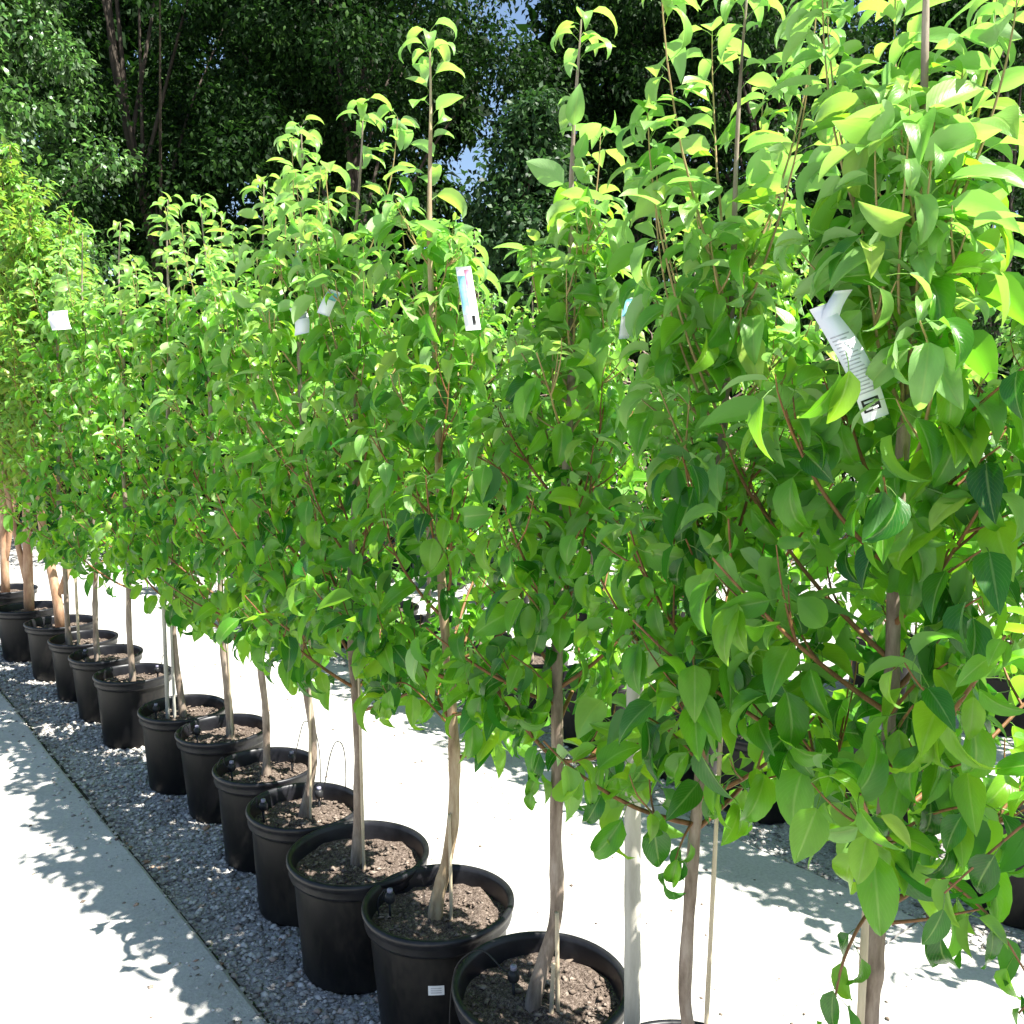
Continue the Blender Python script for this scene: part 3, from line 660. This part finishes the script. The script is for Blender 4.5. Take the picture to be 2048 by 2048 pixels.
drip(-.73, 3.02, R(185), 'black emitter with grey cap at the left of the pot fourth left of the pole', .14, .40, 5)
drip(-.96, 3.38, R(190), 'black emitter with grey cap at the left of the pot fifth left of the pole', .13, .41, 6)
drip(-1.25, 3.80, R(200), 'black emitter in the pot sixth left of the pole', .12, .40, 7)
drip(-1.54, 4.09, R(195), 'black emitter beside the twin pale stakes', .12, .40, 8)
drip(-2.01, 4.66, R(15), 'black round emitter standing up at the right of the dusty pot', .13, .46, 9)
drip(-2.33, 5.07, R(195), 'black emitter in the half hidden pot second from the left', .12, .40, 10)

# ------------------------------------------------------------------ crape myrtles at the left end
def small_tree(loc, seed, H, stems, label, group, zlow=.9, rmax=.5, nleaf=2600, Ls=.042, bark='bark_orange', lm='leaf_crape', name='crape_myrtle', nind=0):
    r = np.random.default_rng(seed); root = tag(empty(name, loc), label, 'tree', group)
    tops = []
    for (pts, ra) in stems:
        p = np.array(pts, float)
        z = np.linspace(p[0, 2], p[-1, 2], 16); q = np.stack([np.interp(z, p[:, 2], p[:, 0]), np.interp(z, p[:, 2], p[:, 1]), z], 1)
        for _ in range(2): q[1:-1] = (q[:-2] + 2 * q[1:-1] + q[2:]) / 4
        MB().tube(q, ra * np.linspace(1, .12, 16) ** .9, 8).build('trunk', M[bark], root); tops.append(q)
    mb = MB(); LP, LD, LU = [], [], []
    nb = 110
    for i in range(nb):
        q = tops[r.integers(len(tops))]; f = r.random() ** .8; z = zlow + (H * .86 - zlow) * f
        c = np.array([np.interp(z, q[:, 2], q[:, 0]), np.interp(z, q[:, 2], q[:, 1]), z])
        a = r.random() * 6.283; ln = rmax * (1 - .45 * f) * r.uniform(.6, 1.15) + .05; e = R(r.uniform(20, 60)); pts = [c]
        for k in range(6):
            e = min(1.45, e + .12); a += r.normal(0, .15)
            pts.append(pts[-1] + ln / 6 * np.array([math.cos(a) * math.cos(e), math.sin(a) * math.cos(e), math.sin(e)]))
        pts = np.array(pts); mb.tube(pts, np.linspace(.004, .0012, 7), 3, False)
        m = int(nleaf / nb); tt = r.random(m) * 5.99; ii = tt.astype(int)
        bp = pts[ii] + (pts[ii + 1] - pts[ii]) * (tt - ii)[:, None]
        o = r.normal(0, 1, (m, 3)); bp = bp + o * .03
        LP.append(bp); LD.append(o * np.array([1, 1, .5]) + np.array([0, 0, .05])); LU.append(np.array([0, 0, 1.0]) + r.normal(0, .5, (m, 3)))
    for q in tops:                       # leafy leaders
        m = 420; z = r.uniform(q[-1, 2] - .9, q[-1, 2] + .02, m)
        bp = np.stack([np.interp(z, q[:, 2], q[:, 0]), np.interp(z, q[:, 2], q[:, 1]), z], 1) + r.normal(0, 1, (m, 3)) * np.array([.09, .09, .04]) * (1.15 - (z - q[-1, 2] + .9) / .92)[:, None]
        LP.append(bp); LD.append(r.normal(0, 1, (m, 3)) * np.array([1, 1, .4])); LU.append(np.array([0, 0, 1.0]) + r.normal(0, .4, (m, 3)))
    tag(mb.build('twigs', M['twig'], root), kind='stuff')
    LP = np.concatenate(LP); LD = np.concatenate(LD); LU = np.concatenate(LU); n = len(LP)
    me = leaf_mass('foliage', LP, LD, LU, Ls * r.uniform(.6, 1.25, n), r.integers(0, len(SHAPES), n), np.zeros(n, int), SM, [M[lm]])
    tag(link('foliage', me, root), kind='stuff')
    return root
GC = 'orange barked trees at the left end'
CR = [
 ((-3.00, 5.88), 3.15, [([(.0, 0, .29), (.0, 0, .62), (-.09, 0, .85), (-.10, 0, 1.5), (-.05, 0, 3.1)], .034), ([(.01, 0, .55), (.10, .02, .75), (.13, .02, 1.3), (.12, .03, 2.8)], .024)], 'orange barked tree with forked trunk, nearest of the yellow green ones', 'black pot under the forked orange trunk'),
 ((-3.46, 6.35), 3.60, [([(.0, 0, .29), (.01, 0, .7), (.04, 0, 1.6), (.05, 0, 3.55)], .036), ([(.0, 0, .5), (-.12, .0, 1.2), (-.2, .02, 3.2)], .022)], 'tall yellow green tree with orange trunk at the left edge', 'black pot under the tall orange barked tree at the left edge'),
 ((-4.02, 7.05), 3.45, [([(.0, 0, .29), (.03, 0, 1.6), (.0, 0, 3.4)], .034), ([(.0, 0, .5), (.16, .0, 1.3), (.2, .02, 3.2)], .022)], 'yellow green tree farthest along the left end, mostly behind its neighbours', 'farthest black pot at the left end of the front row'),
]
for i, (p, H, stems, lab, pl) in enumerate(CR):
    pot((p[0], p[1], 0), pl, GP1, i + 1, sc=1.05)
    small_tree((p[0], p[1], 0), 40 + i, H, stems, lab, GC, zlow=1.02, rmax=.60, nleaf=6500, Ls=.068)

# ------------------------------------------------------------------ second and third rows behind
ORD = ['first', 'second', 'third', 'fourth', 'fifth', 'sixth', 'seventh', 'eighth', 'ninth', 'tenth', 'eleventh', 'twelfth', 'thirteenth', 'fourteenth', 'fifteenth', 'sixteenth', 'seventeenth']
def bare(root):
    return root
proto = []
for k in range(4):
    tr = [(0, 0, .29), (.012 * (-1) ** k, .01, .8), (0, .01, 1.4), (.02, 0, 2.2), (0, 0, 2.75)]
    proto.append(pear_tree((0, 0, 0), 900 + k, 2.62 + .06 * k, tr, 'x', 'x', nind=0, nleaf=900, tm=LO, rmax=.42, zlow=.72))
    pr = proto[-1]
rr = random.Random(11); used = [False] * 4
def place_back(s, t, label, group, plab, pgrp, k):
    p = P(s, t)
    o = proto[k] if not used[k] else copy_tree(proto[k]); used[k] = True
    o.location = (p.x, p.y, 0); o.rotation_euler = (0, 0, rr.uniform(0, 6.28)); z = rr.uniform(.94, 1.06); o.scale = (1, 1, z)
    tag(o, label, 'tree', group)
    pot((p.x, p.y, 0), plab, pgrp, k, rz=rr.uniform(0, 6), chips=False)
# second row, s from the right edge of the picture to the left
row2 = [-.78, -.31, .20, .74, 1.24, 1.80, 2.3, 2.85, 3.4, 3.97, 4.5, 5.1, 5.7, 6.4]
for i, s in enumerate(row2):
    place_back(s, 1.93 + rr.uniform(-.03, .05), f'young pear tree in the second row, {ORD[i]} from the right', 'young pear trees in the second row',
               f'black pot in the second row, {ORD[i]} from the right', 'black pots in the second row', i % 4)
row3 = [-.9, -.2, .5, 1.3, 2.1, 3.0, 3.9, 4.9, 5.9, 7.0, 8.1]
for i, s in enumerate(row3):
    place_back(s, 1.93 + PITCH + rr.uniform(-.05, .05), f'young pear tree in the third row far behind, {ORD[i]} from the right', 'young pear trees in the third row',
               f'black pot in the third row far behind, {ORD[i]} from the right', 'black pots in the third row', (i + 1) % 4)
# ------------------------------------------------------------------ plant tags
def ribbon(pts, w, side, th=.0006):
    """a thin bent strip: points, width, side vector"""
    pts = np.array(pts, float); sd = np.array(side, float); sd /= np.linalg.norm(sd)
    tan = np.gradient(pts, axis=0); nr = np.cross(tan, sd); nr /= np.linalg.norm(nr, axis=1)[:, None]
    return pts, sd * w / 2, nr * th / 2
def tag_strip(root, pts, w, side, name, m, lift=0.0, u0=0.0, u1=1.0, v0=-1.0, v1=1.0, n=24, th=.0007, wfun=None):
    p, sd, nr = ribbon(pts, w, side, 1.0); L = np.linspace(0, 1, len(p))
    uu = np.linspace(u0, u1, n)
    C = np.stack([np.interp(uu, L, p[:, i]) for i in range(3)], 1); Nn = np.stack([np.interp(uu, L, nr[:, i]) for i in range(3)], 1); Nn /= np.linalg.norm(Nn, axis=1)[:, None]
    V = []; F = []
    for i in range(n):
        ws = wfun(uu[i]) if wfun else 1.0
        for v, q in ((v0, lift), (v1, lift), (v1, lift - th), (v0, lift - th)): V.append(C[i] + sd * v * ws + Nn[i] * q)
    for i in range(n - 1):
        for k in range(4): F.append((i * 4 + k, i * 4 + (k + 1) % 4, (i + 1) * 4 + (k + 1) % 4, (i + 1) * 4 + k))
    F += [(0, 1, 2, 3), ((n - 1) * 4 + 3, (n - 1) * 4 + 2, (n - 1) * 4 + 1, (n - 1) * 4)]
    mb = MB(); mb.add(V, F); return mb.build(name, M[m], root)
def bent(a, b, bow, n=12, wig=0.0):
    a = np.array(a, float); b = np.array(b, float); f = np.linspace(0, 1, n)[:, None]
    return a + (b - a) * f + np.array(bow) * np.sin(np.pi * f) + np.array([wig, 0, 0]) * np.sin(f * 9)
# the near tag: hangs at the face of the tree with the rough trunk
tg = tag(empty('plant_tag', (0, 0, 0)), 'long white plant tag with black printed box hanging in the leaves at right', 'plant tag', 'plant tags hanging in the trees')
pa = bent((.425, 1.27, 1.855), (.503, 1.25, 1.700), (.006, -.012, .0), 14)
tag_strip(tg, pa, .036, (.92, .1, .34), 'strip', 'tag', wfun=lambda u: .8 + .25 * min(1, u * 3))
fl = bent((.462, 1.28, 1.878), (.437, 1.265, 1.825), (-.006, -.006, 0), 8); tag_strip(tg, fl, .026, (.95, .1, .1), 'loop_end', 'tag', n=10)
for i in range(17):
    u = .26 + i * .031; r_ = random.Random(i)
    tag_strip(tg, pa, .036, (.92, .1, .34), 'print_line', 'ink_grey', lift=.0006, u0=u, u1=u + .010, v0=-.8, v1=r_.uniform(.3, .85), n=3, th=.0002)
tag_strip(tg, pa, .036, (.92, .1, .34), 'black_box', 'ink', lift=.0006, u0=.815, u1=.925, v0=-.80, v1=.62, n=6, th=.0002)
for (a, b, c, d_) in ((.83, .85, -.62, .35), (.862, .878, -.5, .2), (.889, .908, -.62, .42)):
    tag_strip(tg, pa, .036, (.92, .1, .34), 'print_line', 'tag', lift=.0009, u0=a, u1=b, v0=c, v1=d_, n=3, th=.0002)
tr_near = [o for o in bpy.data.objects if o.get('label', '').startswith('young pear tree with rough brown trunk')][0]
for (p, d_, u_, sz_, k_, m_) in [((.556, 1.235, 1.80), (-.75, -.15, -.35), (.2, -.7, .7), .085, 1, 'leaf_young_lit'), ((.432, 1.22, 1.785), (-.02, -.1, -1), (.8, -.6, .1), .085, 2, 'leaf_mid'),
                             ((.448, 1.225, 1.79), (.0, -.1, -1), (.3, -1, .1), .088, 0, 'leaf_mid'), ((.47, 1.23, 1.885), (.5, -.3, -.6), (.1, -.5, .9), .07, 3, 'leaf_young_lit'),
                             ((.50, 1.23, 1.89), (.6, -.1, -.1), (0, -.4, 1), .08, 3, 'leaf_young_lit')]:
    o = link('leaf', leaf_mesh(k_, m_), tr_near); f_ = frames(np.array([d_]), np.array([u_]))[0]
    o.matrix_basis = Matrix.Translation(Vector(p) - tr_near.location) @ Matrix(f_.tolist()).to_4x4() @ Matrix.Scale(sz_, 4)
def sprig(root, ctrl, seed, every=.035, sz=.09, hang=-.9):
    r = np.random.default_rng(seed); c = np.array(ctrl, float) - np.array(root.location)
    f = np.linspace(0, 1, len(c)); g = np.linspace(0, 1, 12); p = np.stack([np.interp(g, f, c[:, i]) for i in range(3)], 1)
    for _ in range(2): p[1:-1] = (p[:-2] + 2 * p[1:-1] + p[2:]) / 4
    MB().tube(p, np.linspace(.0034, .0014, 12), 6, False).build('branch', M['twig'], root)
    ln = np.linalg.norm(np.diff(p, axis=0), axis=1).sum(); n = max(3, int(ln / every))
    for i in range(n):
        q = .25 + .75 * (i + 1) / n; a = 2.4 * i + seed
        pp = np.array([np.interp(q, g, p[:, k]) for k in range(3)]); t = p[-1] - p[-3]; t /= np.linalg.norm(t)
        d = np.array([math.cos(a) * .55, math.sin(a) * .55, hang * r.uniform(.5, 1.2)]) + t * r.uniform(.1, .5)
        u = np.array([math.cos(a) * .7, math.sin(a) * .7 - .25, .8]) + r.normal(0, .25, 3); fr = frames(d[None], u[None])[0]
        o = link('leaf', leaf_mesh(int(r.integers(0, 8)), 'leaf_old' if r.random() < .6 else 'leaf_mid'), root)
        o.matrix_basis = Matrix.Translation(pp.tolist()) @ Matrix(fr.tolist()).to_4x4() @ Matrix.Scale(float(sz * r.uniform(.75, 1.1)), 4)
tr_edge = [o for o in bpy.data.objects if o.get('label', '').startswith('young pear tree reaching in')][0]
tr_wavy = [o for o in bpy.data.objects if o.get('label', '').startswith('young pear tree with slender wavy')][0]
tr_bent = [o for o in bpy.data.objects if o.get('label', '').startswith('young pear tree with bent grey')][0]
tr_pale = [o for o in bpy.data.objects if o.get('label', '').startswith('young pear tree with pale yell')][0]
sprig(tr_near, [(.58, 1.36, .93), (.54, 1.32, .93), (.50, 1.29, .88), (.485, 1.28, .80)], 3, .032, .075)
sprig(tr_near, [(.585, 1.36, .90), (.64, 1.32, .93), (.70, 1.28, .97)], 5, .030, .085)
sprig(tr_near, [(.585, 1.36, 1.02), (.66, 1.33, 1.0), (.73, 1.30, .95), (.78, 1.28, .86)], 6, .040, .085)
rs = np.random.default_rng(4)
for tr_, cx, cy, z0, z1, cnt, ds in ((tr_near, .585, 1.36, 1.0, 1.62, 9, .9), (tr_wavy, .37, 1.68, .98, 1.5, 5, .85), (tr_bent, .10, 2.03, 1.0, 1.5, 4, .85)):
    for k in range(cnt):
        z = z0 + (z1 - z0) * (k + .5) / cnt; a = R(rs.uniform(-150, -75)); ln = rs.uniform(.16, .26); c_, s_ = math.cos(a), math.sin(a)
        sprig(tr_, [(cx, cy, z), (cx + c_ * ln * .5, cy + s_ * ln * .5, z + ln * .45), (cx + c_ * ln, cy + s_ * ln, z + ln * .75)], 20 + k, .030, .088, -.7)
sprig(tr_edge, [(.93, 1.0, 1.36), (.76, 1.03, 1.32), (.64, 1.06, 1.22), (.55, 1.09, 1.10)], 8, .045, .080)
sprig(tr_edge, [(.93, 1.0, 1.16), (.82, 1.06, 1.12), (.72, 1.09, 1.02), (.66, 1.1, .93)], 9, .036, .080)
sprig(tr_wavy, [(.35, 1.68, .92), (.33, 1.66, .90), (.31, 1.64, .86)], 12, .014, .075)
sprig(tr_bent, [(.10, 2.03, .92), (.07, 2.01, .90), (.045, 2.0, .86)], 14, .016, .07)
sprig(tr_bent, [(.10, 2.03, .93), (.135, 2.02, .90), (.155, 2.01, .86)], 15, .016, .07)
sprig(tr_pale, [(-.165, 2.39, .86), (-.22, 2.37, .93), (-.28, 2.35, 1.0), (-.31, 2.34, 1.0)], 16, .045, .085)
def small_tag(a, b, w, side, label, parts, bow=(0, 0, 0)):
    root = tag(empty('plant_tag', (0, 0, 0)), label, 'plant tag', 'plant tags hanging in the trees')
    p = bent(a, b, bow, 10)
    tag_strip(root, p, w, side, 'strip', 'tag', n=12)
    for (nm, m, u0, u1, v0, v1) in parts: tag_strip(root, p, w, side, nm, m, lift=.0006, u0=u0, u1=u1, v0=v0, v1=v1, n=5, th=.0002)
    return root
TAGS = [((-.108, 2.04, 2.035), (-.085, 2.02, 1.895), .034, (.95, .2, .1), 'white plant tag with blue and pink picture hanging in the middle of the row', [('blue_print', 'tag_blue', .15, .75, -.95, .0), ('pink_print', 'tag_pink', .05, .35, .0, .7), ('print_line', 'ink', .78, .92, .1, .5)], (0, -.01, 0)),
        ((-.62, 2.64, 2.02), (-.60, 2.61, 1.94), .042, (.9, .3, .25), 'crumpled white plant tag left of the middle of the row', [('print_line', 'ink_grey', .1, .45, -.4, .8)], (.01, -.01, 0)),
        ((-.50, 2.60, 2.06), (-.53, 2.57, 1.99), .035, (.9, .2, -.3), 'small bluish white tag end beside the crumpled white tag', [('blue_print', 'tag_blue', .1, .4, -.9, .9)], (0, -.01, 0)),
        ((-2.16, 4.36, 2.21), (-2.13, 4.33, 2.12), .085, (.95, .2, .1), 'white plant tag at the left among pear and yellow green leaves', [('print_line', 'ink_grey', .1, .3, -.6, .6)], (0, -.01, 0)),
        ((.235, 1.86, 1.95), (.225, 1.84, 1.86), .022, (.95, .2, .1), 'narrow pale tag hanging behind the leaves left of centre right trunk', [('blue_print', 'tag_blue', .1, .5, -.9, .9)], (0, -.01, 0)),
        ((.83, 1.62, 1.735), (.835, 1.60, 1.64), .030, (.95, .2, .1), 'small tag with a pink flower picture among leaves below the long white tag', [('pink_print', 'tag_pink', .25, .7, -.7, .8)], (0, -.01, 0))]
for a in TAGS: small_tag(*a)

# ------------------------------------------------------------------ background woodland
def big_tree(x, y, H, rx, zc0, seed, label, n=11000, Ls=.10, lm='leaf_far', trunk_r=.12, name='broadleaf_tree', group='dark trees behind the nursery rows', clumps=170, flat=.62):
    r = np.random.default_rng(seed); root = tag(empty(name, (x, y, 0)), label, 'tree', group)
    zt = np.linspace(0, H * .8, 14); q = np.stack([.25 * np.sin(zt * .7 + seed), .25 * np.cos(zt * .6 + seed) - .25, zt], 1)
    MB().tube(q, np.linspace(trunk_r, trunk_r * .3, 14), 9).build('trunk', M['bark_dark'], root)
    C = []; K = clumps; lb = []
    for i in range(K):
        f = r.random() ** .9; z = zc0 + (H - zc0) * f
        env = rx * (math.sin(math.pi * min(1, .22 + .78 * f)) ** .6)
        a = r.random() * 6.283; q0 = env * r.random() ** .45
        C.append((q0 * math.cos(a), q0 * math.sin(a), z + r.normal(0, .1)))
    C = np.array(C)
    mb = MB()
    for i in range(0, K, 14):
        b = C[i]; z0 = max(.5, b[2] * .55); p0 = np.array([np.interp(z0, zt, q[:, 0]), np.interp(z0, zt, q[:, 1]), z0]); mid = (p0 + b) / 2 + np.array([0, 0, .25])
        mb.tube([p0, (p0 * .6 + mid * .4), mid, b], [.035, .026, .018, .008], 5, False)
    mb.build('limbs', M['bark_dark'], root)
    cr = r.uniform(.28, .62, K) * (rx / 2.6) ** .5
    w = cr ** 2; w /= w.sum(); ci = r.choice(K, n, p=w)
    o = r.normal(0, 1, (n, 3)); o /= np.linalg.norm(o, axis=1)[:, None]; o *= (r.random(n) ** .5)[:, None]
    pos = C[ci] + o * cr[ci][:, None] * np.array([1, 1, flat])
    d = o + r.normal(0, .6, (n, 3)); d[:, 2] -= .2
    up = np.array([0, 0, 1.0]) + r.normal(0, .55, (n, 3))
    me = leaf_mass('foliage', pos, d, up, Ls * r.uniform(.6, 1.3, n), r.integers(0, len(SHAPES), n), np.zeros(n, int), LF, [M[lm]])
    tag(link('foliage', me, root), kind='stuff')
    return root
BT = [
 # x, y, H, rx, crown base, leaves, label, leaf material
 (-6.3, 10.0, 7.4, 1.8, 2.9, 13000, 'pale green bushy tree in the upper left corner', 'leaf_far_light'),
 (-5.1, 13.0, 10.5, 3.2, .5, 17000, 'broad very dark tree behind the left half of the row', 'leaf_far'),
 (-8.6, 13.5, 10.0, 3.2, .3, 12000, 'dark tree behind the yellow green trees at the left edge', 'leaf_far'),
 (-1.8, 12.5, 10.5, 2.6, .4, 17000, 'dark spreading tree behind the middle left of the row', 'leaf_far'),
 (2.0, 13.6, 10.5, 2.2, .3, 12000, 'dark tree behind the middle of the row, right of the sky gap', 'leaf_far'),
 (.25, 9.9, 4.9, .9, .3, 6000, 'slim mid green tree behind the tallest pear tip', 'leaf_far_mid'),
 (3.4, 12.8, 10.5, 2.7, .3, 13000, 'dark tree behind the right centre tips', 'leaf_far'),
 (6.6, 13.0, 10.5, 2.9, .3, 12000, 'dark tree behind the right edge', 'leaf_far'),
 (-3.7, 18.5, 12.5, 3.8, .2, 12000, 'farther tree closing the gaps behind the left half', 'leaf_far'),
 (-9.2, 19, 12.0, 3.8, .2, 9000, 'farther tree closing the gaps at the far left', 'leaf_far'),
 (3.2, 19, 12.5, 3.8, .2, 11000, 'farther tree closing the gaps behind the centre right', 'leaf_far'),
 (9.6, 19, 12.0, 3.8, .2, 9000, 'farther tree closing the gaps at the far right', 'leaf_far'),
]
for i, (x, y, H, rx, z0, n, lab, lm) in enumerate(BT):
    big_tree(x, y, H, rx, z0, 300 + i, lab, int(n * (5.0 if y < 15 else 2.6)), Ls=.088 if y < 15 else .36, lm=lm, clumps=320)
def bush(x, y, H, rx, seed, label, n, lm='leaf_far_light', Ls=.07):
    return big_tree(x, y, H, rx, .1, seed, label, n, Ls=Ls, lm=lm, trunk_r=.04, name='bush', group='low bushes behind the rows', clumps=60)
# dry brush seen behind the right of centre
db = tag(empty('brush_pile', (1.6, 9.3, 0)), 'tangle of dry pinkish brown twigs behind the row, right of the tall bare tip', 'dry brush')
r = np.random.default_rng(77); mb = MB()
for i in range(260):
    p = np.array([r.normal(0, .75), r.normal(0, .35), r.uniform(.1, 2.2)]); a = r.random() * 6.283; e = r.uniform(.1, 1.3); pts = [p]; ln = r.uniform(.4, 1.1)
    for k in range(5):
        e -= r.uniform(.05, .35); a += r.normal(0, .25)
        pts.append(pts[-1] + ln / 5 * np.array([math.cos(a) * math.cos(e), math.sin(a) * math.cos(e), math.sin(e)]))
    mb.tube(pts, np.linspace(.010, .003, 6), 4, False)
tag(mb.build('twigs', M['dry'], db), kind='stuff')

# ------------------------------------------------------------------ weeds along the kerb joint
def tufts(name, seed, n, t, s0, s1, size, label):
    r = np.random.default_rng(seed); c = r.choice(40, n); cs = s0 + (s1 - s0) * r.random(40); s = cs[c] + r.normal(0, .05, n)
    pos = O[None] + s[:, None] * D + (t + r.normal(0, .008, n))[:, None] * N; pos[:, 2] = 0.0
    d = r.normal(0, 1, (n, 3)); d[:, 2] = np.abs(d[:, 2]) * .6
    me = leaf_mass(name, pos, d, np.array([0, 0, 1.0]) + r.normal(0, .3, (n, 3)), size * r.uniform(.5, 1.4, n), r.integers(0, 8, n), np.zeros(n, int), SM, [M['moss']])
    return tag(link(name, me), label, 'weeds', kind='stuff')
tufts('weeds', 3, 900, -.375, .2, 5.5, .012, 'low green weeds along the joint between path and gravel')
r = np.random.default_rng(21); n = 150
s = r.uniform(-.3, 6, n); t = r.uniform(-1.3, 1.5, n); pos = O[None] + s[:, None] * D + t[:, None] * N
pos[:, 2] = np.where(t < -.395, .052, np.where(t < .27, .004, .016))
d = r.normal(0, 1, (n, 3)); d[:, 2] = 0
me = leaf_mass('fallen_leaves', pos, d, np.array([0, 0, 1.0]) + r.normal(0, .15, (n, 3)), .035 * r.uniform(.5, 1.3, n), r.choice([0, 4], n), np.zeros(n, int), SM, [M['chip']])
tag(link('fallen_leaves', me), 'dry brown fallen leaves scattered over path and gravel', 'fallen leaves', kind='stuff')
